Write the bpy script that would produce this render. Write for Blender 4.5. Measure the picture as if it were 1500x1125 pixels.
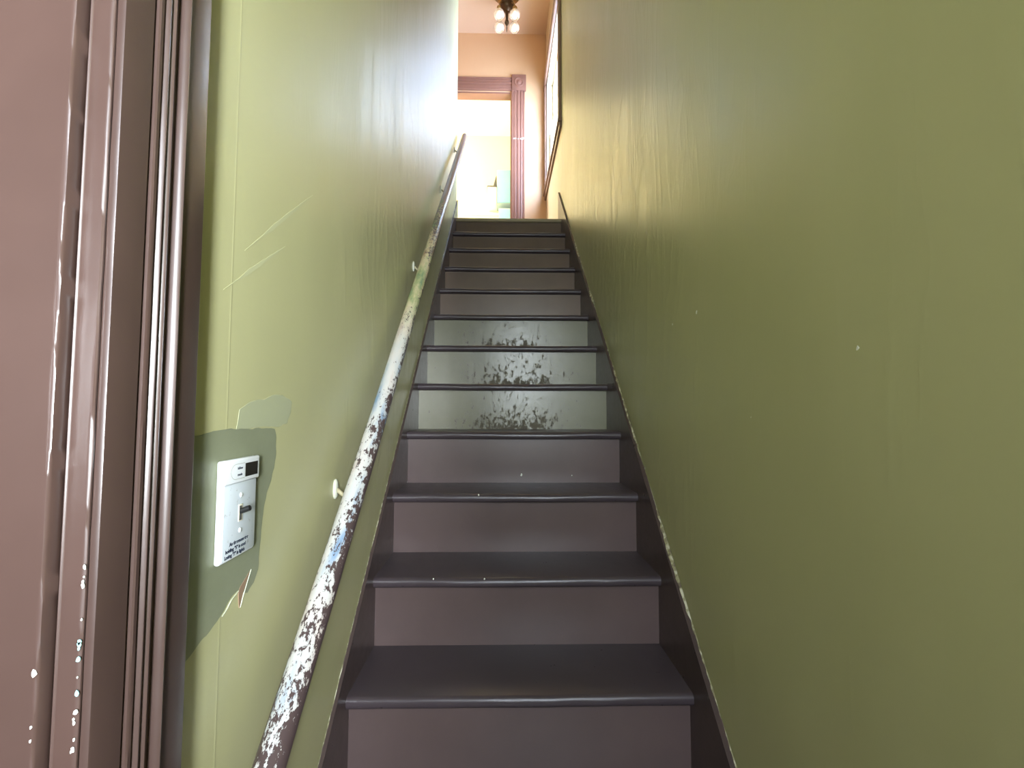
import bpy, bmesh, math, random
from mathutils import Vector, noise

for o in list(bpy.data.objects):
    bpy.data.objects.remove(o, do_unlink=True)
C = bpy.context.scene.collection
SC = bpy.context.scene
RAD = math.radians

# ------------------------------------------------------------------ camera, sky, light, exposure
CAMZ = 1.1033
cam_d = bpy.data.cameras.new('camera')
cam_d.sensor_width = 36.0
cam_d.lens = 680 / 1500 * 36.0
cam_d.clip_start = 0.02
cam = bpy.data.objects.new('camera', cam_d)
C.objects.link(cam)
cam.location = (0, 0, CAMZ)
cam.rotation_mode = 'XYZ'
cam.rotation_euler = (RAD(90 + 3.172), RAD(-0.136), RAD(-1.22))
SC.camera = cam

SC.view_settings.view_transform = 'Standard'
SC.view_settings.look = 'None'
SC.view_settings.gamma = 1.0
SC.view_settings.use_curve_mapping = False
SC.view_settings.exposure = 1.02

w = bpy.data.worlds.new('overcast_sky')
SC.world = w
w.use_nodes = True
nt = w.node_tree
nt.nodes.clear()
wo = nt.nodes.new('ShaderNodeOutputWorld')
wb = nt.nodes.new('ShaderNodeBackground')
wt = nt.nodes.new('ShaderNodeTexCoord')
ws = nt.nodes.new('ShaderNodeSeparateXYZ')
wr = nt.nodes.new('ShaderNodeValToRGB')
nt.links.new(wt.outputs['Generated'], ws.inputs[0])
wm = nt.nodes.new('ShaderNodeMapRange')
wm.inputs['From Min'].default_value = -1
wm.inputs['From Max'].default_value = 1
nt.links.new(ws.outputs['Z'], wm.inputs['Value'])
nt.links.new(wm.outputs[0], wr.inputs[0])
els = wr.color_ramp.elements
els[0].position = 0.0;  els[0].color = (.30, .32, .24, 1)
els[1].position = 1.0;  els[1].color = (.62, .78, 1.0, 1)
for p_, c_ in ((.49, (.32, .35, .25, 1)), (.51, (.66, .78, .58, 1)), (.57, (.80, .92, .80, 1)), (.64, (.84, .93, 1.0, 1))):
    e_ = els.new(p_); e_.color = c_
wb.inputs['Strength'].default_value = 2.5
nt.links.new(wr.outputs[0], wb.inputs['Color'])
nt.links.new(wb.outputs[0], wo.inputs[0])

def area(name, loc, rot, sx, sy, power=0, color=(1, 1, 1), portal=False, spread=180):
    l = bpy.data.lights.new(name, 'AREA')
    l.shape = 'RECTANGLE'; l.size = sx; l.size_y = sy
    l.energy = power; l.color = color
    l.spread = RAD(spread)
    o = bpy.data.objects.new(name, l)
    o.location = loc; o.rotation_euler = rot
    C.objects.link(o)
    if portal:
        l.cycles.is_portal = True
    return o

LAND = 2.643          # landing height
CEIL = 5.413
XL, XR = -.385, .487  # stair walls
# portals sit in the real openings: entry door glass, hall window, kitchen window
area('entry_portal', (.22, -1.235, 1.64), (RAD(90), 0, 0), .50, 1.44, portal=True)
area('hall_window_portal', (.62, 4.39, LAND + 1.48), (0, RAD(-90), 0), 1.2, 1.18, portal=True)
# daylight entering by the same openings, then one added fill lamp
area('hall_window_daylight', (.66, 4.39, LAND + 1.48), (0, RAD(90), 0), 1.15, 1.15, 64, (.46, .63, 1.0))
area('kitchen_window_daylight', (-2.27, 6.3, LAND + 1.6), (0, RAD(-90), 0), 1.5, 1.5, 88, (1.0, .94, .82))
area('entry_daylight', (.22, -1.36, 1.64), (RAD(90), 0, 0), .44, 1.4, 17, (.80, .88, 1.0))
area('entry_side_fill', (1.22, -3.0, 1.35), (RAD(93), 0, RAD(21)), 1.0, 1.5, 520, (.90, .95, 1.0))  # added unseen lamp outside the entry, brightens the left wall

# ------------------------------------------------------------------ materials
def mat(name, color, rough=.5, metal=0.0, coat=0.0, emit=None, estr=0.0, trans=0.0, ior=1.45, spec=.5):
    m = bpy.data.materials.new(name); m.use_nodes = True
    b = m.node_tree.nodes['Principled BSDF']
    b.inputs['Base Color'].default_value = (*color, 1)
    b.inputs['Roughness'].default_value = rough
    b.inputs['Metallic'].default_value = metal
    b.inputs['Coat Weight'].default_value = coat
    b.inputs['Coat Roughness'].default_value = .2
    b.inputs['Transmission Weight'].default_value = trans
    b.inputs['IOR'].default_value = ior
    b.inputs['Specular IOR Level'].default_value = spec
    if emit:
        b.inputs['Emission Color'].default_value = (*emit, 1)
        b.inputs['Emission Strength'].default_value = estr
    return m

class G:
    """tiny node-graph helper"""
    def __init__(s, m):
        s.t = m.node_tree; s.b = s.t.nodes['Principled BSDF']
        s.obj = s.t.nodes.new('ShaderNodeTexCoord').outputs['Object']
    def L(s, a, b): s.t.links.new(a, b)
    def mapping(s, scale=(1, 1, 1), loc=(0, 0, 0), rot=(0, 0, 0)):
        n = s.t.nodes.new('ShaderNodeMapping'); s.L(s.obj, n.inputs[0])
        n.inputs['Scale'].default_value = scale; n.inputs['Location'].default_value = loc
        n.inputs['Rotation'].default_value = rot
        return n.outputs[0]
    def noise(s, scale, detail=4, rough=.6, vec=None, dist=0):
        n = s.t.nodes.new('ShaderNodeTexNoise')
        n.inputs['Scale'].default_value = scale; n.inputs['Detail'].default_value = detail
        n.inputs['Roughness'].default_value = rough; n.inputs['Distortion'].default_value = dist
        s.L(vec or s.obj, n.inputs['Vector'])
        return n.outputs['Fac']
    def ramp(s, f, stops):
        n = s.t.nodes.new('ShaderNodeValToRGB'); s.L(f, n.inputs[0])
        e = n.color_ramp.elements
        e[0].position, e[0].color = stops[0][0], tuple(stops[0][1]) + (1,)
        e[1].position, e[1].color = stops[-1][0], tuple(stops[-1][1]) + (1,)
        for p, c in stops[1:-1]:
            x = e.new(p); x.color = tuple(c) + (1,)
        return n.outputs[0]
    def rng(s, f, a, b, c=0., d=1., smooth=False):
        n = s.t.nodes.new('ShaderNodeMapRange'); s.L(f, n.inputs['Value'])
        n.inputs['From Min'].default_value = a; n.inputs['From Max'].default_value = b
        n.inputs['To Min'].default_value = c; n.inputs['To Max'].default_value = d
        if smooth: n.interpolation_type = 'SMOOTHSTEP'
        return n.outputs[0]
    def math(s, op, a, b=None, c=None):
        n = s.t.nodes.new('ShaderNodeMath'); n.operation = op
        for i, v in enumerate((a, b, c)):
            if v is None: continue
            if isinstance(v, (int, float)): n.inputs[i].default_value = v
            else: s.L(v, n.inputs[i])
        return n.outputs[0]
    def mix(s, f, a, b):
        n = s.t.nodes.new('ShaderNodeMix'); n.data_type = 'RGBA'
        if isinstance(f, (int, float)): n.inputs[0].default_value = f
        else: s.L(f, n.inputs[0])
        for i, v in ((6, a), (7, b)):
            if isinstance(v, tuple): n.inputs[i].default_value = v + (1,)
            else: s.L(v, n.inputs[i])
        return n.outputs[2]
    def sep(s, v=None):
        n = s.t.nodes.new('ShaderNodeSeparateXYZ'); s.L(v or s.obj, n.inputs[0]); return n.outputs
    def bump(s, h, strength=.3, dist=.002, prev=None):
        n = s.t.nodes.new('ShaderNodeBump'); n.inputs['Strength'].default_value = strength
        n.inputs['Distance'].default_value = dist; s.L(h, n.inputs['Height'])
        if prev is not None: s.L(prev, n.inputs['Normal'])
        return n.outputs[0]
    def normal(s, n): s.L(n, s.b.inputs['Normal'])
    def color(s, c): s.L(c, s.b.inputs['Base Color'])
    def rough(s, c): s.L(c, s.b.inputs['Roughness'])

def wall_paint(name, col, col2, rough=.34, seam=.52, off=.0, wr=1.0, ss=.26):
    m = mat(name, col, rough, spec=.7, coat=.45)
    m.node_tree.nodes['Principled BSDF'].inputs['Coat Roughness'].default_value = .52
    g = G(m)
    big = g.noise(1.3, 3, .5)
    st = g.noise(2.2, 5, .6, vec=g.mapping((3, 3, .6)))
    g.color(g.mix(g.rng(g.math('ADD', g.math('MULTIPLY', big, .6), g.math('MULTIPLY', st, .4)), .35, .65), col, col2))
    y = g.sep()[1]
    fr = g.math('FRACT', g.math('DIVIDE', g.math('ADD', y, 10 + off), seam))
    sm = g.rng(g.math('ABSOLUTE', g.math('SUBTRACT', fr, .5)), 0, .006, 1, 0, True)
    # wallpaper: paper seams, vertical wrinkles and soft undulation under the gloss paint
    wrn = g.noise(1.4, 4, .55, vec=g.mapping((5, 5, 1.1)), dist=.6)
    ridge = g.math('POWER', g.math('SUBTRACT', 1.0, g.math('ABSOLUTE', g.math('MULTIPLY', g.math('SUBTRACT', wrn, .5), 7.0))), 3.0)
    near = g.rng(y, .7, 2.3, .10, 1.0, True)
    n = g.bump(big, .35 * wr, .02)
    n = g.bump(g.math('MULTIPLY', g.math('MAXIMUM', ridge, 0.0), near), .34 * wr, .004, n)
    n = g.bump(g.math('MULTIPLY', g.noise(14, 5, .6, vec=g.mapping((1.4, 1.4, .35))), near), .40 * wr, .004, n)
    n = g.bump(g.noise(150, 3, .6), .08, .0012, n)
    n = g.bump(sm, ss, .0008, n)
    g.normal(n)
    g.rough(g.rng(st, .3, .7, rough - .05, rough + .08))
    return m

M_green = wall_paint('olive_gloss_wallpaper', (.455, .45, .235), (.495, .485, .26), rough=.33)
M_green_right = wall_paint('olive_gloss_wallpaper_right', (.44, .44, .225), (.48, .475, .25), rough=.33, ss=.08)
M_cream = wall_paint('cream_landing_paint', (.72, .58, .36), (.76, .62, .40), .4, wr=.4)
M_peach = wall_paint('peach_hall_paint', (.74, .45, .23), (.77, .48, .26), .45, wr=.3)
M_kitchen = mat('pale_cream_kitchen_paint', (.84, .79, .50), .6)
M_ceil = mat('peach_ceiling_paint', (.78, .52, .32), .7)
M_kceil = mat('kitchen_ceiling_paint', (.86, .82, .60), .7)

def brown_paint(name, col=(.088, .056, .050), rough=.30, scuff=False, chips=0.0, bumps=.25, coat=0.0):
    m = mat(name, col, rough, spec=.55, coat=coat)
    g = G(m)
    n1 = g.noise(3.0, 5, .6)
    n2 = g.noise(26, 5, .65)
    c = g.mix(g.rng(n1, .3, .7), tuple(v * .88 for v in col), tuple(v * 1.14 for v in col))
    r = g.rng(n2, .3, .75, rough - .03, rough + .05)
    h = g.bump(g.noise(9, 4, .6), bumps, .003)
    h = g.bump(g.noise(190, 3, .6), .05, .0006, h)
    if scuff is None: r = g.rng(n1, .3, .7, rough - .01, rough + .02)
    if scuff:   # kick marks where shoes strike, dull and dark, denser low in the middle
        s = g.sep()
        mx = g.rng(g.math('ABSOLUTE', g.math('SUBTRACT', s[0], .0)), .08, .36, 1, 0, True)
        mz = g.rng(s[2], .0, .13, 1, .25, True)
        oi = g.t.nodes.new('ShaderNodeObjectInfo').outputs['Random']
        va = g.t.nodes.new('ShaderNodeVectorMath'); va.operation = 'ADD'
        g.L(g.mapping((1.2, 1, .75)), va.inputs[0]); g.L(g.math('MULTIPLY', oi, 40.0), va.inputs[1])
        nn = g.noise(44, 6, .74, vec=va.outputs[0])
        msk = g.rng(g.math('ADD', nn, g.math('MULTIPLY', g.math('MULTIPLY', mx, mz), .18)), .61, .69)
        c = g.mix(g.math('MULTIPLY', msk, .70), c, (.080, .058, .042))
        r = g.math('ADD', r, g.math('MULTIPLY', msk, .45))
    if chips:
        cn = g.noise(60, 4, .6)
        cm = g.rng(cn, chips, chips + .02)
        c = g.mix(cm, c, (.52, .50, .42))
    g.color(c); g.rough(r); g.normal(h)
    return m

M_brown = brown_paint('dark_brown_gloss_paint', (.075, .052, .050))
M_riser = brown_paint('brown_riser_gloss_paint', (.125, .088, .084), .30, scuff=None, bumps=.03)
M_riser_haze = brown_paint('haze_warmed_riser_paint', (.185, .132, .100), .30, scuff=None, bumps=.03)  # upper risers: same brown lightened, warm haze put into the colour
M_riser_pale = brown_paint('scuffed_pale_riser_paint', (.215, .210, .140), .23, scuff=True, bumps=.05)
M_tread = brown_paint('worn_brown_tread_paint', (.066, .051, .058), .30, bumps=.07)
M_nose = brown_paint('worn_pale_nosing_paint', (.40, .33, .20), .45)
M_trim_shade = brown_paint('red_brown_paint_shaded', (.066, .040, .033), .34, bumps=.03, coat=.5)  # same paint as the jamb, darkened for the casing's shaded faces
M_trim_lit = brown_paint('red_brown_paint_lit', (.076, .045, .037), .34, bumps=.03, coat=.5)  # same paint as the casing, lightened where daylight strikes the jamb
M_trim2 = brown_paint('faded_brown_casing_paint', (.29, .135, .09), .32, bumps=.1)
M_wcase = brown_paint('window_casing_paint', (.28, .17, .12), .35, bumps=.1)
M_floor = brown_paint('dark_floorboard_paint', (.09, .06, .05), .35)
M_caulk = mat('chipped_primer_edge', (.45, .44, .30), .6)
g = G(M_caulk)
g.color(g.ramp(g.noise(38, 4, .7), [(.40, (.16, .13, .09)), (.50, (.33, .31, .17)), (.60, (.62, .60, .46))]))
M_chip = mat('bare_paint_chip', (.80, .82, .74), .5)
M_chipb = mat('pale_blue_paint_chip', (.36, .62, .62), .5)
M_patch = mat('old_grey_green_paint', (.235, .255, .165), .42)
g = G(M_patch); g.normal(g.bump(g.noise(22, 5, .6), .3, .003))
g.color(g.mix(g.rng(g.noise(9, 3), .3, .7), (.215, .235, .150), (.26, .28, .185)))
M_torn = mat('bare_brown_plaster', (.30, .20, .13), .8)
M_edge = mat('torn_paper_edge', (.50, .52, .40), .6)
M_white = mat('white_switch_plastic', (.78, .82, .84), .3)
M_plate = mat('greyed_white_plastic', (.60, .66, .70), .35)
g = G(M_plate)
g.color(g.mix(g.rng(g.noise(70, 4, .7), .60, .72), (.60, .66, .70), (.34, .36, .36)))
M_black = mat('black_plastic', (.012, .012, .012), .3)
M_disp = mat('dark_display', (.018, .018, .014), .12)
M_ink = mat('dark_blue_ink', (.02, .03, .06), .6)
M_slot = mat('cream_toggle_slot', (.75, .72, .55), .4)
M_brass = mat('aged_brass', (.40, .27, .11), .3, metal=1)
M_dbrass = mat('dark_bronze', (.10, .06, .03), .35, metal=.8)
M_glass = mat('clear_globe_glass', (1, .93, .82), .05)
M_glass.node_tree.nodes['Principled BSDF'].inputs['Alpha'].default_value = .30
M_pane = mat('window_glass', (.9, .95, 1), .02)
M_pane.node_tree.nodes['Principled BSDF'].inputs['Alpha'].default_value = .10
M_bulb = mat('lit_warm_bulb', (1, .9, .75), .4, emit=(1, .78, .52), estr=.9)
M_teal = mat('pale_teal_cabinet_paint', (.22, .50, .56), .4)
M_tealtop = mat('grey_teal_cabinet_edge', (.34, .44, .42), .4)
M_appl = mat('white_enamel', (.85, .86, .82), .3)
M_dark = mat('dark_grey_enamel', (.10, .10, .09), .4)
M_sash = mat('cream_sash_paint', (.74, .66, .46), .35)
M_blind = mat('white_roller_blind', (.80, .78, .70), .7)
M_band = mat('grey_blue_tile_trim', (.55, .66, .68), .4)

# handrail: brown paint over pale primer and bare wood, with traces of blue and green coats
M_rail = mat('worn_layered_handrail_paint', (.1, .06, .05), .4)
g = G(M_rail)
s = g.sep()          # local X runs along the pole (0 at the bottom), Z points up from it
fl = g.noise(115, 5, .72, vec=g.mapping((.55, 1, 1)))
md = g.noise(11, 4, .6, vec=g.mapping((.6, 1, 1)))
lo = g.noise(3.2, 3, .5)
blend = g.math('ADD', g.math('MULTIPLY', g.math('SUBTRACT', fl, .5), .95), g.math('ADD', g.math('MULTIPLY', g.math('SUBTRACT', md, .5), .55), .5))
topm = g.rng(s[2], -.012, .021, -.13, .10)                       # hands wear the top and the wall side
sidem = g.rng(s[1], -.022, .022, -.035, .055)
along = g.ramp(g.rng(s[0], 0, 4.64), [(0, (.10,) * 3), (.07, (.16,) * 3), (.10, (.36,) * 3), (.145, (.58,) * 3), (.23, (.60,) * 3), (.28, (.72,) * 3),
                               (.40, (.86,) * 3), (.47, (.62,) * 3), (.56, (.30,) * 3), (.62, (.05,) * 3), (1, (.0,) * 3)])
wear = g.math('ADD', g.math('ADD', blend, topm), g.math('ADD', sidem, g.math('MULTIPLY', g.math('SUBTRACT', along, .55), .40)))
wm_ = g.rng(wear, .525, .545)
under = g.ramp(g.noise(9, 4, .6, vec=g.mapping((.35, 1.6, 1.6), loc=(3.3, 0, 0))),
               [(.38, (.26, .38, .54)), (.46, (.58, .60, .60)), (.56, (.66, .63, .60)), (.66, (.60, .50, .46))])
under2 = g.ramp(g.noise(14, 5, .65, vec=g.mapping((.4, 1.4, 1.4))),
                [(.36, (.20, .30, .16)), (.46, (.42, .44, .22)), (.56, (.66, .58, .36)), (.68, (.40, .27, .16))])
und = g.mix(g.rng(s[0], 1.35, 1.75, 0, 1, True), under, under2)
brn = g.mix(g.rng(s[0], 2.5, 3.0, 0, 1, True), (.085, .058, .058), (.36, .27, .25))
g.color(g.mix(wm_, brn, und))
g.rough(g.rng(wm_, 0, 1, .28, .5))
g.normal(g.bump(wm_, .5, .0012, g.bump(g.noise(60, 4), .2, .001)))

# ------------------------------------------------------------------ mesh helpers
def tag(o, label=None, cat=None, group=None, kind=None):
    if label: o['label'] = label
    if cat: o['category'] = cat
    if group: o['group'] = group
    if kind: o['kind'] = kind
    return o

def empty(name, loc=(0, 0, 0)):
    o = bpy.data.objects.new(name, None); C.objects.link(o); o.location = loc
    o.empty_display_size = .1
    return o

def origin(p):
    v = Vector((0, 0, 0))
    while p is not None:
        v += Vector(p.location); p = p.parent
    return v

def link(name, bm, m, parent=None, smooth=False, org=None):
    """vertices are in world coordinates; the object gets its origin at org"""
    if org is None:
        xs = [v.co for v in bm.verts]
        lo = Vector((min(c.x for c in xs), min(c.y for c in xs), min(c.z for c in xs)))
        hi = Vector((max(c.x for c in xs), max(c.y for c in xs), max(c.z for c in xs)))
        org = Vector(((lo.x + hi.x) / 2, (lo.y + hi.y) / 2, lo.z))
    org = Vector(org)
    for v in bm.verts: v.co -= org
    bmesh.ops.recalc_face_normals(bm, faces=bm.faces)
    me = bpy.data.meshes.new(name); bm.to_mesh(me); bm.free()
    if smooth:
        for p in me.polygons: p.use_smooth = True
        me.set_sharp_from_angle(angle=RAD(38))
    me.materials.append(m)
    o = bpy.data.objects.new(name, me); C.objects.link(o)
    if parent is not None:
        o.parent = parent; o.location = org - origin(parent)
    else:
        o.location = org
    return o

def add_box(bm, x0, x1, y0, y1, z0, z1, bevel=0, seg=2):
    r = bmesh.ops.create_cube(bm, size=1)
    for v in r['verts']:
        v.co = Vector(((x0 + x1) / 2 + v.co.x * (x1 - x0), (y0 + y1) / 2 + v.co.y * (y1 - y0), (z0 + z1) / 2 + v.co.z * (z1 - z0)))
    if bevel:
        es = {e for v in r['verts'] for e in v.link_edges}
        bmesh.ops.bevel(bm, geom=list(es), offset=bevel, segments=seg, affect='EDGES', profile=.5)

def box(name, x0, x1, y0, y1, z0, z1, m, parent=None, bevel=0, smooth=False, org=None):
    bm = bmesh.new(); add_box(bm, x0, x1, y0, y1, z0, z1, bevel)
    return link(name, bm, m, parent, smooth or bevel > 0, org)

def prism(bm, pts, f, ts, jit=0.0, js=6.0, seed=0, jn=99):
    """sweep closed 2D outline pts through stations ts; f(p, t) -> 3D point"""
    rings = []
    for t in ts:
        ring = []
        for k, p in enumerate(pts):
            q = p
            if jit and k < jn:
                q = (p[0] + jit * noise.noise((t * js, k * .9 + seed, 3)), p[1] + jit * noise.noise((t * js, 7 + seed, k * .9)))
            ring.append(bm.verts.new(f(q, t)))
        rings.append(ring)
    n = len(pts)
    for a, b in zip(rings, rings[1:]):
        for i in range(n):
            bm.faces.new((a[i], a[(i + 1) % n], b[(i + 1) % n], b[i]))
    bm.faces.new(rings[0]); bm.faces.new(list(reversed(rings[-1])))

def frange(a, b, n): return [a + (b - a) * i / n for i in range(n + 1)]

def lathe(bm, prof, c, axis=Vector((0, 0, 1)), seg=24):
    """prof = [(radius, height)], revolved round axis through c"""
    axis = axis.normalized()
    u = axis.orthogonal().normalized(); v = axis.cross(u)
    c = Vector(c); rings = []
    for r, h in prof:
        rings.append([bm.verts.new(c + axis * h + (u * math.cos(a) + v * math.sin(a)) * max(r, 1e-5))
                      for a in (2 * math.pi * i / seg for i in range(seg))])
    for a, b in zip(rings, rings[1:]):
        for i in range(seg):
            bm.faces.new((a[i], a[(i + 1) % seg], b[(i + 1) % seg], b[i]))
    bm.faces.new(rings[0]); bm.faces.new(list(reversed(rings[-1])))

def tube(bm, path, r, seg=12, caps=True):
    path = [Vector(p) for p in path]; rings = []
    up = Vector((0.13, .2, 1)).normalized()
    for i, p in enumerate(path):
        d = (path[min(i + 1, len(path) - 1)] - path[max(i - 1, 0)]).normalized()
        u = d.cross(up).normalized(); v = u.cross(d)
        rr = r[i] if isinstance(r, (list, tuple)) else r
        rings.append([bm.verts.new(p + (u * math.cos(a) + v * math.sin(a)) * rr) for a in (2 * math.pi * k / seg for k in range(seg))])
    for a, b in zip(rings, rings[1:]):
        for i in range(seg): bm.faces.new((a[i], a[(i + 1) % seg], b[(i + 1) % seg], b[i]))
    bm.faces.new(rings[0]); bm.faces.new(list(reversed(rings[-1])))

# ------------------------------------------------------------------ the setting
RISE, RUN, Y1, Z1 = .2033, .2257, 1.1673, .4066      # first seen nosing
YN = lambda i: Y1 + i * RUN                          # nosing i = -1 .. 11
ZN = lambda i: Z1 + i * RISE
SL = RISE / RUN
YLAND = YN(11)
YF, YK = 5.10, 5.22                                   # far hall wall, front and back
YB = -1.30                                            # entry wall behind the camera
def S(o): return tag(o, kind='structure')

# foyer and landing floors
S(box('floor', -.75, XR + .12, YB - .12, YN(-1) + .03, -.06, 0, M_floor))
S(box('floor_landing', -2.0, XR + .12, YLAND + .035, YF + .12, LAND - .05, LAND - .001, M_floor))
S(box('floor_kitchen', -2.3, 1.2, YK, 7.6, LAND - .05, LAND - .001, mat('pale_kitchen_floor', (.6, .55, .42), .4)))

# left wall: doorway Y -.42 .. .43, then solid to the landing
DY0, DY1, DTOP = -.42, .430, 2.12
bm = bmesh.new()
add_box(bm, XL - .24, XL, YB, DY0, 0, CEIL)
add_box(bm, XL - .24, XL, DY0, DY1, DTOP, CEIL)
add_box(bm, XL - .24, XL, DY1, 3.78, 0, CEIL)
WL = S(link('wall_left', bm, M_green, org=(XL, 0, 0)))
bm = bmesh.new()
WY0, WY1, WZ0, WZ1 = 3.80, 4.98, LAND + .885, LAND + 2.08
add_box(bm, XR, XR + .14, YB, 3.735, 0, CEIL)
WR = S(link('wall_right', bm, M_green_right, org=(XR, 0, 0)))
bm = bmesh.new()
add_box(bm, XR, XR + .14, 3.735, WY0, LAND - .05, CEIL)
add_box(bm, XR, XR + .14, WY1, YF, LAND - .05, CEIL)
add_box(bm, XR, XR + .14, WY0, WY1, LAND - .05, WZ0)
add_box(bm, XR, XR + .14, WY0, WY1, WZ1, CEIL)
S(link('wall_landing_right', bm, M_cream, org=(XR, 3.7, 0)))
# far hall wall with the kitchen doorway
KX0, KX1, KTOP = -.74, .085, LAND + 2.075
bm = bmesh.new()
add_box(bm, -2.0, KX0, YF, YK, LAND - .05, CEIL)
add_box(bm, KX1, XR + .14, YF, YK, LAND - .05, CEIL)
add_box(bm, KX0, KX1, YF, YK, KTOP, CEIL)
S(link('wall_back', bm, M_peach, org=(0, YF, 0)))
S(box('wall_hall_left', -2.1, -2.0, 3.66, YF, LAND - .05, CEIL, M_peach))
S(box('wall_hall_front', -2.0, XL - .24, 3.66, 3.78, LAND - .05, CEIL, M_peach))
S(box('ceiling', -2.1, XR + .14, YB - .12, YF, CEIL, CEIL + .1, M_ceil))
# kitchen shell
S(box('wall_kitchen_back', -2.3, 1.2, 7.10, 7.2, LAND - .05, CEIL, M_kitchen))
S(box('wall_kitchen_right', 1.2, 1.3, YK, 7.2, LAND - .05, CEIL, M_kitchen))
bm = bmesh.new()
add_box(bm, -2.4, -2.3, YK, 7.2, LAND - .05, LAND + .8)
add_box(bm, -2.4, -2.3, YK, 7.2, LAND + 2.4, CEIL)
add_box(bm, -2.4, -2.3, YK, 5.5, LAND + .8, LAND + 2.4)
add_box(bm, -2.4, -2.3, 7.05, 7.2, LAND + .8, LAND + 2.4)
S(link('wall_kitchen_left', bm, M_kitchen))
S(box('ceiling_kitchen', -2.4, 1.3, YK, 7.2, CEIL, CEIL + .1, M_kceil))
S(box('trim_1', -2.3, 1.2, 7.085, 7.10, LAND + 1.485, LAND + 1.53, M_band, bevel=.003))
# entry wall behind the camera with a half-glazed door
bm = bmesh.new()
GX0, GX1, GZ0, GZ1 = -.02, .46, .92, 2.36
add_box(bm, -.75, -.33, YB - .12, YB, 0, CEIL)
add_box(bm, -.33, XR + .14, YB - .12, YB, 2.44, CEIL)
S(link('wall_front', bm, M_green))
ed = empty('door_2', (.1, YB - .06, 0)); S(ed)
bm = bmesh.new()
add_box(bm, -.33, GX0, YB - .06, YB - .01, 0, 2.44)
add_box(bm, GX1, XR, YB - .06, YB - .01, 0, 2.44)
add_box(bm, GX0, GX1, YB - .06, YB - .01, 0, GZ0)
add_box(bm, GX0, GX1, YB - .06, YB - .01, GZ1, 2.44)
link('door_frame', bm, M_brown, ed)
bm = bmesh.new(); lathe(bm, [(.012, 0), (.012, .035), (.027, .045), (.030, .06), (.018, .075)], (-.29, YB - .01, 1.0), Vector((0, 1, 0)))
link('door_knob', bm, M_brass, ed, True)

# ---------------- left doorway: moulded casing, jamb, stop and the closed door
d1 = empty('door_1', (XL, DY1, 0)); S(d1)
X0 = XL
prof = [(.4312, .0), (.4312, .0165), (.4316, .0205), (.4328, .0228), (.4345, .0232), (.4685, .0226), (.4693, .0185), (.4722, .0185),
        (.4732, .0235), (.4750, .0248), (.4790, .0246), (.4805, .0225), (.4822, .0205), (.4836, .0250), (.4852, .0268), (.4874, .0262), (.4886, .0222),
        (.4912, .0215), (.4926, .0250), (.4944, .0266), (.4962, .0258), (.4974, .0205), (.5072, .0200), (.5082, .0240),
        (.5096, .0278), (.5118, .0300), (.5142, .0290), (.5158, .0250), (.5172, .0232), (.5560, .0230), (.5580, .0222), (.5588, .0205), (.5588, .0)]
bm = bmesh.new()
prism(bm, prof, lambda p, t: (X0 + p[1], p[0], t), frange(0, DTOP + .12, 240), jit=.00018, js=14, jn=29)
link('casing', bm, M_trim_shade, d1, True)
bm = bmesh.new()
prof2 = [(2 * DY0 / 2 - (p[0] - DY1), p[1]) for p in prof]
prism(bm, [(-p[0] + DY1 + DY0, p[1]) for p in prof], lambda p, t: (X0 + p[1], p[0], t), frange(0, DTOP + .12, 20))
link('casing', bm, M_trim_lit, d1, True)
box('head_casing', X0, X0 + .026, DY0 - .1, .545, DTOP + .002, DTOP + .14, M_trim_lit, d1, .004)
jp = [(-.3705, .4305), (-.3695, .4290), (-.3705, .4275), (-.3725, .4268), (-.3900, .4268), (-.3900, .4310)]
bm = bmesh.new()
prism(bm, [(-.3700, .4309), (-.3680, .4298), (-.3678, .4280), (-.3692, .4266), (-.3715, .4262), (-.3864, .4262), (-.3872, .4254), (-.3882, .4250), (-.3890, .4254), (-.3894, .4262), (-.645, .4262), (-.645, .4500), (-.3845, .4500), (-.3845, .4309)],
      lambda p, t: (p[0], p[1], t), frange(0, DTOP, 260), jit=.0004, js=22, jn=5)
link('jamb', bm, M_trim_lit, d1, True)
bm = bmesh.new()
prism(bm, [(-.3898, .4262), (-.3890, .4250), (-.3890, .4138), (-.3895, .4122), (-.3908, .4112), (-.3925, .4110), (-.3945, .4112), (-.60, .4112), (-.60, .4262)],
      lambda p, t: (p[0], p[1], t), frange(0, DTOP, 260), jit=.0004, js=26, seed=9, jn=5)
link('door_stop', bm, M_trim_lit, d1, True)
box('jamb', X0 - .26, X0, DY0 - .02, DY0, 0, DTOP, M_trim_lit, d1)
box('head_jamb', X0 - .26, X0, DY0, DY1, DTOP - .02, DTOP, M_trim_lit, d1)
box('door_panel', -.645, -.605, DY0 + .002, .4255, .01, DTOP - .022, M_trim_lit, d1, .003)
# flaked paint on the doorway edges
def chip(bm, c, ax1, ax2, s, rnd):
    vs = []
    n = 7
    for k in range(n):
        a = 2 * math.pi * k / n
        r = s * rnd.uniform(.6, 1.15)
        vs.append(bm.verts.new(Vector(c) + Vector(ax1) * r * math.cos(a) + Vector(ax2) * r * 1.5 * math.sin(a)))
    f = bm.faces.new(vs)
    e = bmesh.ops.extrude_face_region(bm, geom=[f])
    nrm = Vector(ax1).cross(Vector(ax2))
    for v in [x for x in e['geom'] if isinstance(x, bmesh.types.BMVert)]: v.co += nrm * .0005
rnd = random.Random(4)
def edge_pt(px, py):      # pixel on the stop / jamb edge line -> height at Y .412
    return None
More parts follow.
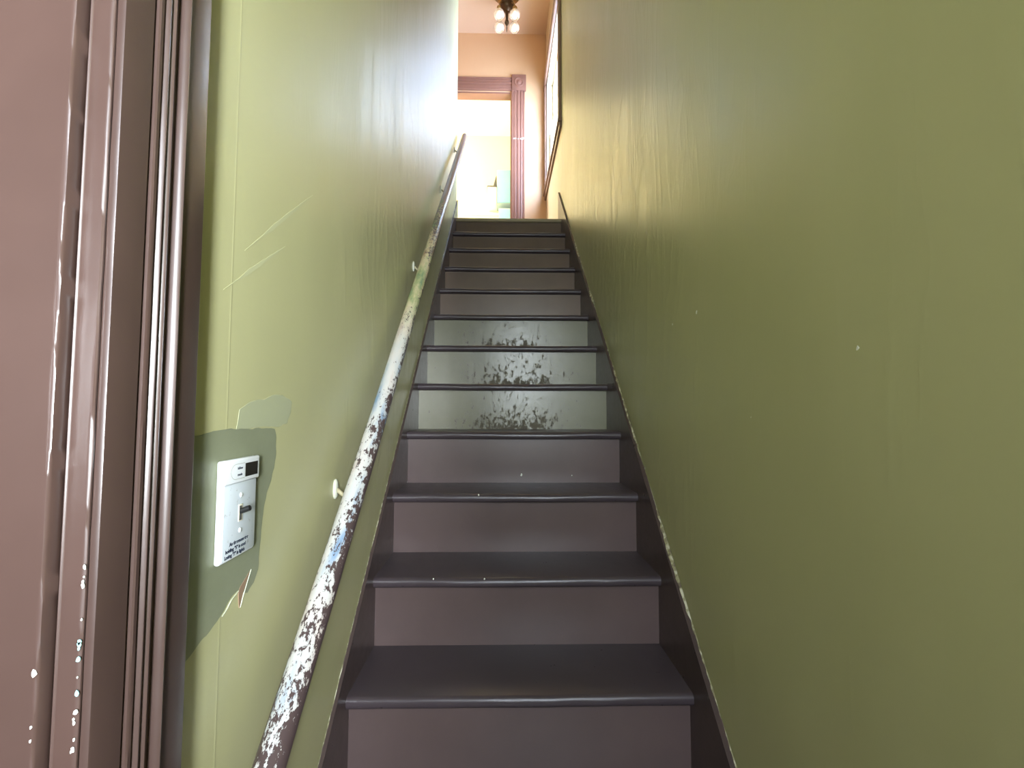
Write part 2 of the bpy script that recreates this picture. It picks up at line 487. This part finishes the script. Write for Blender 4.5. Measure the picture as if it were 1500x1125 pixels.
# heights where the photo shows flakes on the jamb edge, on the stop edge and on the casing
bm = bmesh.new()
for xx, zz, sc in ((-.3655, .9641, 1.2), (-.3655, .9553, .6), (-.366, .951, .8), (-.366, .9475, 1.1), (-.3655, .9189, .6), (-.3665, .8697, .5),
                   (-.3665, .8404, 1.5), (-.368, .8345, .8), (-.3675, .8315, 1.0), (-.367, .8177, .8), (-.3675, .8097, 1.3), (-.369, .8075, .6)):
    chip(bm, (xx - .0022, .4258, zz), (1, 0, 0), (0, 0, 1), .0015 * sc, rnd)
for zz, sc in ((.881, 1.7), (.838, .8), (.8265, .8)):
    chip(bm, (-.3915 - rnd.uniform(0, .0012), .4109, zz), (1, 0, 0), (0, 0, 1), .0015 * sc, rnd)
tag(link('paint_chip', bm, M_chip, d1), 'white flecks where the brown paint has flaked off', kind='stuff')
bm = bmesh.new()
for zz, sc in ((.9000, 1.5), (.8972, 1.4), (.8940, 1.0), (.8850, 1.7), (.8562, 1.3)):
    chip(bm, (-.3686, .4258, zz), (1, 0, 0), (0, 0, 1), .0014 * sc, rnd)
tag(link('paint_chip', bm, M_chipb, d1), 'pale blue flecks of an older coat on the door frame', kind='stuff')

# ---------------- window on the landing
wn = empty('window_1', (XR, 4.39, WZ0)); S(wn)
def casing_box(name, *a, m=M_wcase, bev=.006): return box(name, *a, m, wn, bev)
CP = .026
casing_box('casing', XR - CP, XR, WY0 - .075, WY0, WZ0 - .02, WZ1 + .11)
casing_box('casing', XR - CP, XR, WY1, YF - .002, WZ0 - .02, WZ1 + .11)
casing_box('head_casing', XR - CP - .004, XR, WY0 - .075, YF - .003, WZ1, WZ1 + .13)
casing_box('window_sill', XR - .034, XR + .06, WY0 - .085, YF - .002, WZ0 - .028, WZ0)
casing_box('apron', XR - .020, XR, WY0 - .075, YF - .003, WZ0 - .075, WZ0 - .028)
for a in ((WY0, WY0 + .02), (WY1 - .02, WY1)):
    box('window_jamb', XR, XR + .14, a[0], a[1], WZ0, WZ1, M_sash, wn)
box('head_jamb', XR, XR + .14, WY0 + .02, WY1 - .02, WZ1 - .02, WZ1, M_sash, wn)
def sash(z0, z1, x):
    bm = bmesh.new()
    y0, y1 = WY0 + .021, WY1 - .021
    add_box(bm, x, x + .03, y0, y0 + .045, z0, z1, .003); add_box(bm, x, x + .03, y1 - .045, y1, z0, z1, .003)
    add_box(bm, x, x + .03, y0 + .045, y1 - .045, z0, z0 + .045, .003); add_box(bm, x, x + .03, y0 + .045, y1 - .045, z1 - .04, z1, .003)
    s_ = link('sash', bm, M_sash, wn, True)
    box('pane', x + .013, x + .016, y0 + .045, y1 - .045, z0 + .045, z1 - .04, M_pane, s_)
ZM = (WZ0 + WZ1) / 2
sash(WZ0, ZM + .02, XR + .030)
sash(ZM - .02, WZ1 - .02, XR + .064)

# ---------------- kitchen doorway casing (top of the stairs)
d3 = empty('door_3', (KX1, YF, LAND)); S(d3)
CW = .152
def fluted(x0, flip=1):
    """outline of a fluted casing, width CW starting at x0 going right (x, depth)"""
    p = [(0, 0), (0, .020), (.006, .024), (.022, .024), (.026, .019), (.030, .024), (.050, .026), (.054, .018), (.060, .016), (.066, .018), (.070, .026),
         (.090, .026), (.094, .018), (.100, .016), (.106, .018), (.110, .026), (.126, .024), (.130, .019), (.134, .024), (.148, .024), (.152, .020), (.152, 0)]
    return [(x0 + flip * a, b) for a, b in p]
bm = bmesh.new(); prism(bm, fluted(KX1 + .008), lambda p, t: (p[0], YF - p[1], t), [LAND, LAND + 2.09]); link('casing', bm, M_trim2, d3, True)
bm = bmesh.new(); prism(bm, fluted(KX0 - .008, -1), lambda p, t: (p[0], YF - p[1], t), [LAND, LAND + 2.09]); link('casing', bm, M_trim2, d3, True)
bm = bmesh.new(); prism(bm, fluted(LAND + 2.085), lambda p, t: (t, YF - p[1], p[0]), [KX0 - .01, KX1 + .018]); link('head_casing', bm, M_trim2, d3, True)
for x0 in (KX1 + .012, KX0 - .172):
    cb = box('corner_block', x0, x0 + .162, YF - .036, YF, LAND + 2.080, LAND + 2.262, M_trim2, d3, .004)
    bm = bmesh.new(); lathe(bm, [(.055, 0), (.055, .004), (.048, .007), (.042, .004), (.026, .004), (.020, .009), (.004, .011)], (x0 + .081, YF - .036, LAND + 2.171), Vector((0, -1, 0)), 28)
    link('rosette', bm, M_trim2, cb, True)
box('jamb', KX1, KX1 + .018, YF + .001, YK, LAND, KTOP - .001, M_trim2, d3)
box('jamb', KX0 - .018, KX0, YF + .001, YK, LAND, KTOP - .001, M_trim2, d3)
box('head_jamb', KX0, KX1, YF + .001, YK, KTOP - .018, KTOP - .0005, M_trim2, d3)
bm = bmesh.new()
for xx, zz, s_ in ((.128, LAND + 1.515, .008), (.142, LAND + 1.518, .006), (.210, LAND + 1.512, .012), (.226, LAND + 1.522, .010), (.168, LAND + 1.513, .005)):
    chip(bm, (xx, YF - .0268, zz), (0, 0, 1), (1, 0, 0), s_, rnd)
tag(link('paint_chip', bm, M_chip, d3), 'white nicks across the door casing', kind='stuff')

# ------------------------------------------------------------------ staircase
st = tag(empty('staircase', (0.05, YN(-1), 0)), 'steep narrow closed staircase in worn dark brown gloss paint between green walls', 'staircase')
TX0, TX1 = -.3765, .4735
TT = .030
def tread_bm(i, xr0=TX0, xr1=TX1, back=RUN + .027):
    """solid board with a rounded nose, worn slightly hollow in the middle"""
    bm = bmesh.new()
    r = TT / 2
    pts = [(back, 0), (back, -TT)]
    for k in range(9):
        a = -math.pi / 2 - math.pi * k / 8
        pts.append((r * .8 + math.cos(a) * r * .8, -r + math.sin(a) * r))
    xs = frange(xr0, xr1, 40)
    rings = []
    for x in xs:
        u = (x - (xr0 + xr1) / 2) / (xr1 - xr0) * 2
        dip = .0035 * max(0, 1 - (u / .75) ** 2) * (.6 + .8 * noise.noise((i * 3.7, u * 1.3, 0)))
        ring = []
        for (y, z) in pts:
            fr = max(0, 1 - y / .07)
            jy = .0013 * noise.noise((x * 14, i * 5.1, z * 50)) * fr
            ring.append(bm.verts.new((x, y + jy, z - dip * fr * (1 if z > -TT * .7 else .5))))
        rings.append(ring)
    n = len(pts)
    for a, b in zip(rings, rings[1:]):
        for k in range(n): bm.faces.new((a[k], a[(k + 1) % n], b[(k + 1) % n], b[k]))
    bm.faces.new(rings[0]); bm.faces.new(list(reversed(rings[-1])))
    return bm
for i in range(-1, 11):
    bm = tread_bm(i)
    for v in bm.verts: v.co += Vector((0, YN(i), ZN(i)))
    t_ = link('tread', bm, M_tread, st, True, org=(.048, YN(i), ZN(i)))
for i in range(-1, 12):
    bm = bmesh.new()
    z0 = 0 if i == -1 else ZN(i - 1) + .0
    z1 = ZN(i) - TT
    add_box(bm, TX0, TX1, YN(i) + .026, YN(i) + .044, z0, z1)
    o = link('riser', bm, M_riser_pale if i in (4, 5, 6) else M_riser_haze if i > 6 else M_riser, st, org=(.048 + (i % 3 - 1) * .03, YN(i) + .026, z0))
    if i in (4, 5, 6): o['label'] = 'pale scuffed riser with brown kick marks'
bm = tread_bm(11, back=.09)
for v in bm.verts: v.co += Vector((0, YLAND, LAND))
tag(link('landing_nosing', bm, M_nose, st, True, org=(.048, YLAND, LAND)), 'pale worn nosing at the top step')

def stringer(x0, x1, hL, ylast, name='stringer', bev=.0015, seedo=0):
    """sloped skirt board hugging the wall, top edge hL above the nosing line"""
    top = lambda y: Z1 + (y - Y1) * SL + hL
    ys = YN(-1) - .02
    bm = bmesh.new()
    n = 90
    up, lo = [], []
    for k in range(n + 1):
        y = ys + (ylast - ys) * k / n
        up.append((y, top(y) + .0012 * noise.noise((y * 9, seedo, 0))))
        lo.append((y, max(0.0, min(top(y) - .42, LAND + 5)) if y < YLAND else max(top(y) - .42, LAND - .3)))
    rows = []
    for x, b in ((x0, 0), (x1, 0)):
        rows.append(([bm.verts.new((x, *p)) for p in up], [bm.verts.new((x, *p)) for p in lo]))
    (ua, la), (ub, lb) = rows
    for k in range(n):
        bm.faces.new((ua[k], ua[k + 1], ub[k + 1], ub[k])); bm.faces.new((la[k], lb[k], lb[k + 1], la[k + 1]))
        bm.faces.new((ua[k], la[k], la[k + 1], ua[k + 1])); bm.faces.new((ub[k], ub[k + 1], lb[k + 1], lb[k]))
    bm.faces.new((ua[0], ub[0], lb[0], la[0])); bm.faces.new((ua[-1], la[-1], lb[-1], ub[-1]))
    return link(name, bm, M_brown, st, org=(x0, ys, 0))
HL, HR = .078, .122
stringer(XL + .0013, TX0 + .002, HL, 3.79)
stringer(TX1 - .001, XR - .0013, HR, 3.872, seedo=5)
# ragged bead of caulk and flaked paint along the wall joint of each stringer
def ragged(x, sgn, h, y0, y1, w0, seed):
    bm = bmesh.new(); prev = None
    n = int((y1 - y0) / .006)
    for k in range(n + 1):
        y = y0 + (y1 - y0) * k / n
        z = Z1 + (y - Y1) * SL + h
        a = max(0, noise.noise((y * 7, seed, 1.7)) + .28) * w0
        b = max(0.0004, a + .5 * w0 * noise.noise((y * 60, seed, 9)))
        c = .0006 + .0030 * max(0, noise.noise((y * 30, seed + 3, 4)))
        ring = [bm.verts.new((x, y, z - .001)), bm.verts.new((x + sgn * min(b * .9, .0115), y, z + .0008)), bm.verts.new((x + sgn * .0012, y, z + c + b * .7)), bm.verts.new((x, y, z + c + b))]
        if prev:
            for q in range(4): bm.faces.new((prev[q], prev[(q + 1) % 4], ring[(q + 1) % 4], ring[q]))
        prev = ring
    return tag(link('caulk_bead', bm, M_caulk, st), 'ragged pale caulk and chipped primer along the wall')
ragged(XR - .0012, -1, HR, .92, 3.84, .010, 2.0)
ragged(XL + .0012, 1, HL, 1.0, 3.74, .0035, 8.0)
# bigger paint losses against the right wall
bm = bmesh.new()
for y, s_ in ((2.44, .010), (2.47, .007), (2.42, .006), (1.66, .004), (1.58, .004), (1.93, .004)):
    z = Z1 + (y - Y1) * SL + HR
    chip(bm, (XR - .0018, y, z + .006), (0, .75, .66), (0, -.66, .75), s_, rnd)
tag(link('paint_chip', bm, M_chip, st), 'white patches of lost paint above the right stringer', kind='stuff')
# chips on the treads and risers
bm = bmesh.new()
for px_, i_, zo, s_ in ((.078, 3, .030, .0045), (.28, 3, .028, .002), (-.16, 2, -.02, .002)):
    chip(bm, (px_, YN(i_) + .0255, ZN(i_ - 1) + zo), (1, 0, 0), (0, 0, 1), s_, rnd)
for px_, i_, s_ in ((-.08, 2, .003), (-.20, 1, .002), (-.05, 1, .002)):
    chip(bm, (px_, YN(i_) + .004, ZN(i_) - .004), (1, 0, 0), (0, .5, .8), s_, rnd)
tag(link('paint_chip', bm, M_chip, st), 'small white nicks on the steps', kind='stuff')

# ------------------------------------------------------------------ marks that belong to the walls
def wall_poly(name, pts, m, parent, x, out, z_off=0):
    bm = bmesh.new()
    a = [bm.verts.new((x, p[0], p[1])) for p in pts]
    b = [bm.verts.new((x + out, p[0], p[1])) for p in pts]
    n = len(pts)
    bm.faces.new(list(reversed(b)))
    for k in range(n): bm.faces.new((a[k], a[(k + 1) % n], b[(k + 1) % n], b[k]))
    return link(name, bm, m, parent)
pts = [(.558, 1.066), (.60, 1.070), (.63, 1.074), (.67, 1.075), (.72, 1.072), (.77, 1.073), (.797, 1.070), (.803, 1.055), (.804, 1.03), (.799, 1.005), (.790, .985),
       (.776, .965), (.768, .94), (.763, .91), (.758, .88), (.757, .850), (.745, .835), (.728, .826), (.715, .832), (.700, .840), (.688, .838), (.670, .826), (.650, .815), (.62, .806), (.59, .795), (.558, .785)]
pp = []
for (a, b) in zip(pts, pts[1:] + pts[:1]):
    for k in range(6):
        t = k / 6
        y = a[0] + (b[0] - a[0]) * t; z = a[1] + (b[1] - a[1]) * t
        if y > .56 or k: pass
        pp.append((max(.5575, y + .0022 * noise.noise((y * 60, z * 60, 0))), z + .0022 * noise.noise((y * 60, z * 60, 5))))
tag(wall_poly('old_paint_patch', pp, M_patch, WL, XL, .0006), 'darker unpainted patch around the switch')
tag(wall_poly('torn_paper_gap', [(.732, .8565), (.7065, .842), (.7030, .838), (.7035, .824), (.7060, .812), (.7135, .829), (.722, .842)], M_torn, WL, XL, .0010), 'torn wallpaper showing brown plaster')
def sliver(pts, wd):
    bm = bmesh.new(); prev = None
    for k, (y, z) in enumerate(pts):
        ring = [bm.verts.new((XL, y - wd, z)), bm.verts.new((XL + .0016, y, z)), bm.verts.new((XL, y + wd, z + wd * .5))]
        if prev:
            for q in range(3): bm.faces.new((prev[q], prev[(q + 1) % 3], ring[(q + 1) % 3], ring[q]))
        prev = ring
    return link('torn_paper_edge', bm, M_edge, WL)
sliver([(.735, .858), (.725, .842), (.716, .827), (.708, .812)], .0006)
sliver([(.7025, .838), (.694, .835), (.685, .832), (.675, .824), (.664, .818)], .0003)
# glossier touched-up patch above the switch and two faint diagonal scrapes
M_touch = mat('touched_up_olive_paint', (.42, .44, .28), .26, spec=.8)
pt = [(.6826, 1.068), (.690, 1.1025), (.712, 1.112), (.7352, 1.1175), (.760, 1.119), (.7888, 1.1278), (.820, 1.128), (.8579, 1.1175), (.856, 1.098), (.8415, 1.0782), (.820, 1.074), (.806, 1.073), (.77, 1.0755), (.72, 1.0745)]
q_ = []
for (a, b) in zip(pt, pt[1:] + pt[:1]):
    for k in range(5):
        t = k / 5; y = a[0] + (b[0] - a[0]) * t; z = a[1] + (b[1] - a[1]) * t
        q_.append((y + .002 * noise.noise((y * 55, z * 55, 2)), z + .002 * noise.noise((y * 55, z * 55, 7))))
tag(wall_poly('touched_up_patch', q_, M_touch, WL, XL, .0004), 'pale touched-up patch of paint')
M_scr = mat('pale_scrape', (.485, .49, .285), .3)
for (a, b, wd) in (((.690, 1.340), (.925, 1.535), .007), ((.641, 1.268), (.815, 1.390), .006)):
    n_ = 14; top_ = []; bot_ = []
    for k in range(n_ + 1):
        t = k / n_; y = a[0] + (b[0] - a[0]) * t; z = a[1] + (b[1] - a[1]) * t
        h_ = wd * math.sin(math.pi * min(.97, max(.03, t))) * (.7 + .6 * noise.noise((t * 6, wd, a[0])))
        top_.append((y, z + h_)); bot_.append((y, z - h_))
    wall_poly('scrape', bot_ + top_[::-1], M_scr, WL, XL, .0003)
# nicks in the right wall plaster
for k, (y, z, s_) in enumerate(((1.144, 1.348, .0045), (.6227, 1.1887, .0028), (1.3078, 1.3488, .003), (1.3433, 1.1684, .0022), (.90, 1.09, .0012))):
    bm = bmesh.new()
    chip(bm, (XR - .0004, y, z), (0, .8, .5), (0, -.5, .8), s_, rnd)
    link('plaster_nick', bm, M_chip if k != 3 else M_edge, WR)

# ------------------------------------------------------------------ handrail
dirv = Vector((0, RUN, RISE)).normalized()
RX, RH, RR = -.3265, .618, .0225
ya, yb = .40, 3.845
pa = Vector((RX, ya, Z1 + (ya - Y1) * SL + RH)); pb = Vector((RX, yb, Z1 + (yb - Y1) * SL + RH))
Lr = (pb - pa).length
hr = tag(empty('handrail', tuple(pa)), 'round wooden handrail on the left wall, brown paint worn to white and bare wood', 'handrail')
hr.rotation_mode = 'QUATERNION'
xax = dirv; yax = Vector((-1, 0, 0)); zax = xax.cross(yax)     # local Y points at the wall
if zax.z < 0: yax = -yax; zax = -zax
from mathutils import Matrix
R3 = Matrix((xax, yax, zax)).transposed()
hr.rotation_quaternion = R3.to_quaternion()
bm = bmesh.new()
rings = []
seg = 28
ts = frange(0, Lr, 330)
for k, t in enumerate(ts):
    rr = RR
    e = min(t, Lr - t)
    if e < .018: rr = RR * math.sqrt(max(.08, 1 - ((.018 - e) / .018) ** 2))
    ring = []
    for q in range(seg):
        a = 2 * math.pi * q / seg
        j = 1 + .020 * noise.noise((t * 6, math.cos(a) * 1.2, math.sin(a) * 1.2)) + .012 * noise.noise((t * 50, math.cos(a) * 3, math.sin(a) * 3))
        ring.append(bm.verts.new((t, math.cos(a) * rr * j + .002 * noise.noise((t * 1.3, 0, 0)), math.sin(a) * rr * j)))
    rings.append(ring)
for a, b in zip(rings, rings[1:]):
    for q in range(seg): bm.faces.new((a[q], a[(q + 1) % seg], b[(q + 1) % seg], b[q]))
bm.faces.new(rings[0]); bm.faces.new(list(reversed(rings[-1])))
bmesh.ops.recalc_face_normals(bm, faces=bm.faces)
me = bpy.data.meshes.new('pole'); bm.to_mesh(me); bm.free()
for p in me.polygons: p.use_smooth = True
me.materials.append(M_rail)
pole = bpy.data.objects.new('pole', me); C.objects.link(pole); pole.parent = hr
Rt = R3.transposed()
def rail_local(w): return Rt @ (Vector(w) - pa)
M_brk = mat('painted_bracket', (.40, .36, .22), .45); M_brk2 = mat('pale_bracket_plate', (.62, .64, .52), .5)
for k, (by, bz) in enumerate(((1.09, .905), (1.975, 1.712), (2.796, 2.492), (3.56, 3.135))):
    bm = bmesh.new()
    # oval wall plate with two screws, curved arm and saddle under the pole
    zc = Z1 + (by - Y1) * SL + RH
    c0 = Vector((XL, by, zc - .035))
    pl = []
    lathe(bm, [(.020, 0), (.020, .003), (.016, .006), (.008, .007)], (0, 0, 0), Vector((1, 0, 0)), 20)
    for v in bm.verts: v.co = Vector((v.co.x, v.co.y * .62, v.co.z * 1.15)) + c0
    for v in bm.verts: v.co = Rt @ (v.co - pa)
    bmesh.ops.recalc_face_normals(bm, faces=bm.faces)
    me = bpy.data.meshes.new('bracket_plate'); bm.to_mesh(me); bm.free(); me.materials.append(M_brk2)
    for p in me.polygons: p.use_smooth = True
    br = bpy.data.objects.new('bracket_plate', me); C.objects.link(br); br.parent = hr
    bm = bmesh.new()
    tip = Vector((RX, by, zc - RR * 1.25))
    path = [c0 + Vector((.004, 0, 0)), c0 + Vector((.020, 0, -.014)), c0 + Vector((.040, 0, -.012)), tip + Vector((-.004, 0, -.006)), tip + Vector((0, 0, .004))]
    sm = []
    for q in range(len(path) - 1):
        for u in (0, .34, .67):
            sm.append(path[q].lerp(path[q + 1], u))
    sm.append(path[-1])
    tube(bm, sm, .0048, 10)
    # saddle
    for q, v in enumerate([(-.02), (.02)]):
        pass
    r0 = len(bm.verts)
    add_box(bm, tip.x - .010, tip.x + .010, tip.y - .022, tip.y + .022, tip.z + .000, tip.z + .004)
    bm.verts.ensure_lookup_table()
    for v in bm.verts[r0:]:
        v.co.z += (v.co.y - tip.y) * SL
    for v in bm.verts: v.co = Rt @ (v.co - pa)
    bmesh.ops.recalc_face_normals(bm, faces=bm.faces)
    me = bpy.data.meshes.new('bracket_arm'); bm.to_mesh(me); bm.free(); me.materials.append(M_brk)
    for p in me.polygons: p.use_smooth = True
    ba = bpy.data.objects.new('bracket_arm', me); C.objects.link(ba); ba.parent = hr

# ------------------------------------------------------------------ light switch
PY0, PY1, PZ0, PZ1 = .6385, .7275, .893, 1.0325
sw = tag(empty('light_switch', (XL, (PY0 + PY1) / 2, PZ0)), 'white toggle light switch plate with a small thermometer display on top', 'light switch')
bm = bmesh.new()
add_box(bm, XL + .0005, XL + .0085, PY0, PY1, PZ0, PZ1, .0035, 3)
link('plate', bm, M_white, sw, True)
box('plate_face', XL + .0083, XL + .0090, PY0 + .006, PY1 - .002, PZ0 + .004, PZ1 - .034, M_plate, sw, .0003)
bm = bmesh.new(); add_box(bm, XL + .0070, XL + .0125, PY0 + .0005, PY1 + .0005, PZ1 - .0335, PZ1 + .0005, .0025, 3)
th = link('thermometer_housing', bm, M_white, sw, True)
HX = XL + .0125
box('display', HX - .001, HX + .0003, PY0 + .050, PY1 - .0055, PZ1 - .027, PZ1 - .0075, M_disp, th)
# rounded field with two marks beside the display
bm = bmesh.new()
arc = []
yc, zc_, hy, hz = PY0 + .032, PZ1 - .0172, .016, .0105
outline = [(yc + hy, zc_ - hz), (yc + hy, zc_ + hz)] + [(yc - .006 - .012 * math.sin(a), zc_ + hz * math.cos(a)) for a in frange(0, math.pi, 12)]
n = len(outline)
for k in range(n):
    a, b = outline[k], outline[(k + 1) % n]
    d = Vector((0, b[0] - a[0], b[1] - a[1])).normalized() if a != b else Vector((0, 1, 0))
    nn = Vector((0, -d.z, d.y)) * .00022
    q = [Vector((HX, *a)), Vector((HX, *b))]
    fz = [bm.verts.new(q[0] - nn + Vector((.0003, 0, 0))), bm.verts.new(q[1] - nn + Vector((.0003, 0, 0))), bm.verts.new(q[1] + nn + Vector((.0003, 0, 0))), bm.verts.new(q[0] + nn + Vector((.0003, 0, 0)))]
    bm.faces.new(fz)
link('label_outline', bm, M_patch, th)
def text(s_, y, z, size, parent, m=M_ink, x=None, bold=0.0):
    cu = bpy.data.curves.new('lettering', 'FONT'); cu.body = s_; cu.size = size; cu.align_x = 'LEFT'; cu.extrude = .00008; cu.offset = bold
    o = bpy.data.objects.new('lettering', cu); C.objects.link(o)
    bpy.context.view_layer.update()
    me = bpy.data.meshes.new_from_object(o.evaluated_get(bpy.context.evaluated_depsgraph_get()))
    bpy.data.objects.remove(o, do_unlink=True)
    me.name = 'lettering'
    for v in me.vertices:       # text plane: right = +Y, up = +Z, facing +X
        v.co = Vector((v.co.z, v.co.x, v.co.y))
    me.materials.clear(); me.materials.append(m)
    r = bpy.data.objects.new('lettering', me); C.objects.link(r); r.parent = parent
    r.location = Vector((x, y, z)) - origin(parent)
    return r
text('hi/low', PY0 + .030, PZ1 - .0145, .0052, th, x=HX + .0002, bold=.0001)
text('mode', PY0 + .030, PZ1 - .0235, .0052, th, x=HX + .0002, bold=.0001)
FX = XL + .0092
text('An thermometer', PY0 + .022, PZ0 + .0205, .0068, sw, x=FX, bold=.00028)
text('holding "5" is cool', PY0 + .013, PZ0 + .0125, .0068, sw, x=FX, bold=.00028)
text('Losing "7" is lights', PY0 + .011, PZ0 + .0050, .0068, sw, x=FX, bold=.00028)
SY = (PY0 + PY1) / 2 + .002
for z in (PZ0 + .037, PZ0 + .087):
    bm = bmesh.new(); lathe(bm, [(.0036, 0), (.0036, .0006), (.0026, .0014), (.0008, .0016)], (FX, SY, z), Vector((1, 0, 0)), 16)
    sc_ = link('screw', bm, M_white, sw, True)
zt = PZ0 + .063
box('toggle_slot', FX - .0003, FX + .0008, SY - .0048, SY + .0048, zt - .013, zt + .011, M_slot, sw, .0003)
box('slot_shadow', FX + .0004, FX + .0010, SY - .0040, SY + .0022, zt - .0115, zt + .009, M_dark, sw)
bm = bmesh.new()
tube(bm, [(FX, SY, zt + .001), (FX + .004, SY, zt + .002), (FX + .010, SY, zt + .0045), (FX + .0135, SY, zt + .0055), (FX + .0145, SY, zt + .0058)], [.0042, .0040, .0042, .0040, .0024], 14)
tag(link('toggle', bm, M_black, sw, True), 'black toggle lever')

# ------------------------------------------------------------------ ceiling light
LX, LY = .035, 4.57
cl = tag(empty('ceiling_light', (LX, LY, CEIL)), 'brass ceiling light with four clear globes above the landing', 'ceiling light')
bm = bmesh.new(); lathe(bm, [(.02, 0), (.150, 0), (.150, -.012), (.140, -.020), (.125, -.022), (.118, -.040), (.100, -.052), (.06, -.060), (.02, -.062)], (LX, LY, CEIL), seg=36)
link('ceiling_pan', bm, M_brass, cl, True)
bm = bmesh.new(); lathe(bm, [(.015, -.055), (.030, -.060), (.030, -.085), (.052, -.100), (.072, -.125), (.076, -.150), (.062, -.178), (.036, -.198), (.018, -.210), (.012, -.300), (.020, -.312), (.024, -.330), (.014, -.350), (.005, -.362), (.006, -.385), (.002, -.430)], (LX, LY, CEIL), seg=28)
link('hub', bm, M_dbrass, cl, True)
for k in range(4):
    a = math.pi / 4 + k * math.pi / 2
    d = Vector((math.cos(a), math.sin(a), 0))
    c = Vector((LX, LY, CEIL))
    gl = c + d * .112 + Vector((0, 0, -.312))
    bm = bmesh.new()
    path = [c + d * .055 + Vector((0, 0, -.15)), c + d * .085 + Vector((0, 0, -.165)), c + d * .105 + Vector((0, 0, -.195)), c + d * .112 + Vector((0, 0, -.235))]
    tube(bm, path, .008, 10)
    lathe(bm, [(.010, .0), (.024, -.004), (.026, -.028), (.020, -.036)], c + d * .112 + Vector((0, 0, -.228)), seg=20)
    arm = link('arm', bm, M_brass, cl, True)
    bm = bmesh.new()
    R_ = .054
    # open-bottomed thin glass globe
    out_ = [(R_ * math.sin(t), R_ * math.cos(t)) for t in frange(.35, 2.35, 16)]
    inn = [((R_ - .0022) * math.sin(t), (R_ - .0022) * math.cos(t)) for t in frange(2.35, .35, 16)]
    seg_ = 24; rings = []
    for r_, h_ in out_ + inn:
        rings.append([bm.verts.new(gl + Vector((math.cos(q) * r_, math.sin(q) * r_, h_))) for q in (2 * math.pi * j / seg_ for j in range(seg_))])
    for a_, b_ in zip(rings, rings[1:] + rings[:1]):
        for j in range(seg_): bm.faces.new((a_[j], a_[(j + 1) % seg_], b_[(j + 1) % seg_], b_[j]))
    link('globe_shade', bm, M_glass, arm, True)
    bm = bmesh.new(); lathe(bm, [(.010, .038), (.013, .026), (.024, .010), (.029, -.008), (.026, -.024), (.015, -.036), (.003, -.040)], gl, seg=20)
    link('bulb', bm, M_bulb, arm, True)

# ------------------------------------------------------------------ kitchen pieces seen through the doorway
tc = tag(empty('wall_cabinet', (.17, 6.95, LAND + 1.557)), 'pale teal wall cabinet seen through the far doorway', 'cabinet')
box('body', -.088, .62, 6.82, 7.10, LAND + 1.557, LAND + 2.072, M_tealtop, tc, .002)
for x0, x1 in ((-.085, .262), (.268, .617)):
    dr = box('cabinet_door', x0, x1, 6.80, 6.819, LAND + 1.562, LAND + 2.066, M_teal, tc, .003)
    box('door_knob', x1 - .035, x1 - .020, 6.785, 6.80, LAND + 1.62, LAND + 1.635, M_appl, dr, .003)
br_ = tag(empty('bread_box', (.17, 6.95, LAND + 1.30)), 'pale teal box standing below the teal wall cabinet', 'box')
box('body', -.062, .5, 6.84, 7.08, LAND + 1.305, LAND + 1.495, M_tealtop, br_, .004)
box('drawer_front', -.058, .215, 6.825, 6.84, LAND + 1.312, LAND + 1.475, M_teal, br_, .004)
box('drawer_front', .221, .496, 6.825, 6.84, LAND + 1.312, LAND + 1.475, M_teal, br_, .004)
tag(box('wall_shelf', -.12, .64, 6.86, 7.084, LAND + 1.27, LAND + 1.303, M_appl, None, .003), 'white shelf carrying the teal box in the far room', 'shelf')
rh = tag(empty('range_hood', (-.155, 6.95, LAND + 1.545)), 'white range hood with a dark sloping side left of the teal cabinet', 'range hood')
bm = bmesh.new(); add_box(bm, -.225, -.092, 6.80, 7.10, LAND + 1.560, LAND + 1.805, .004); link('hood_body', bm, M_appl, rh, True)
box('hood_rim', -.235, -.092, 6.785, 7.10, LAND + 1.802, LAND + 1.814, M_dark, rh, .002)
bm = bmesh.new()
prism(bm, [(-.150, LAND + 1.814), (-.094, LAND + 1.814), (-.094, LAND + 1.99), (-.104, LAND + 1.99)], lambda p, t: (p[0], t, p[1]), [6.84, 7.10])
link('duct', bm, M_dark, rh)
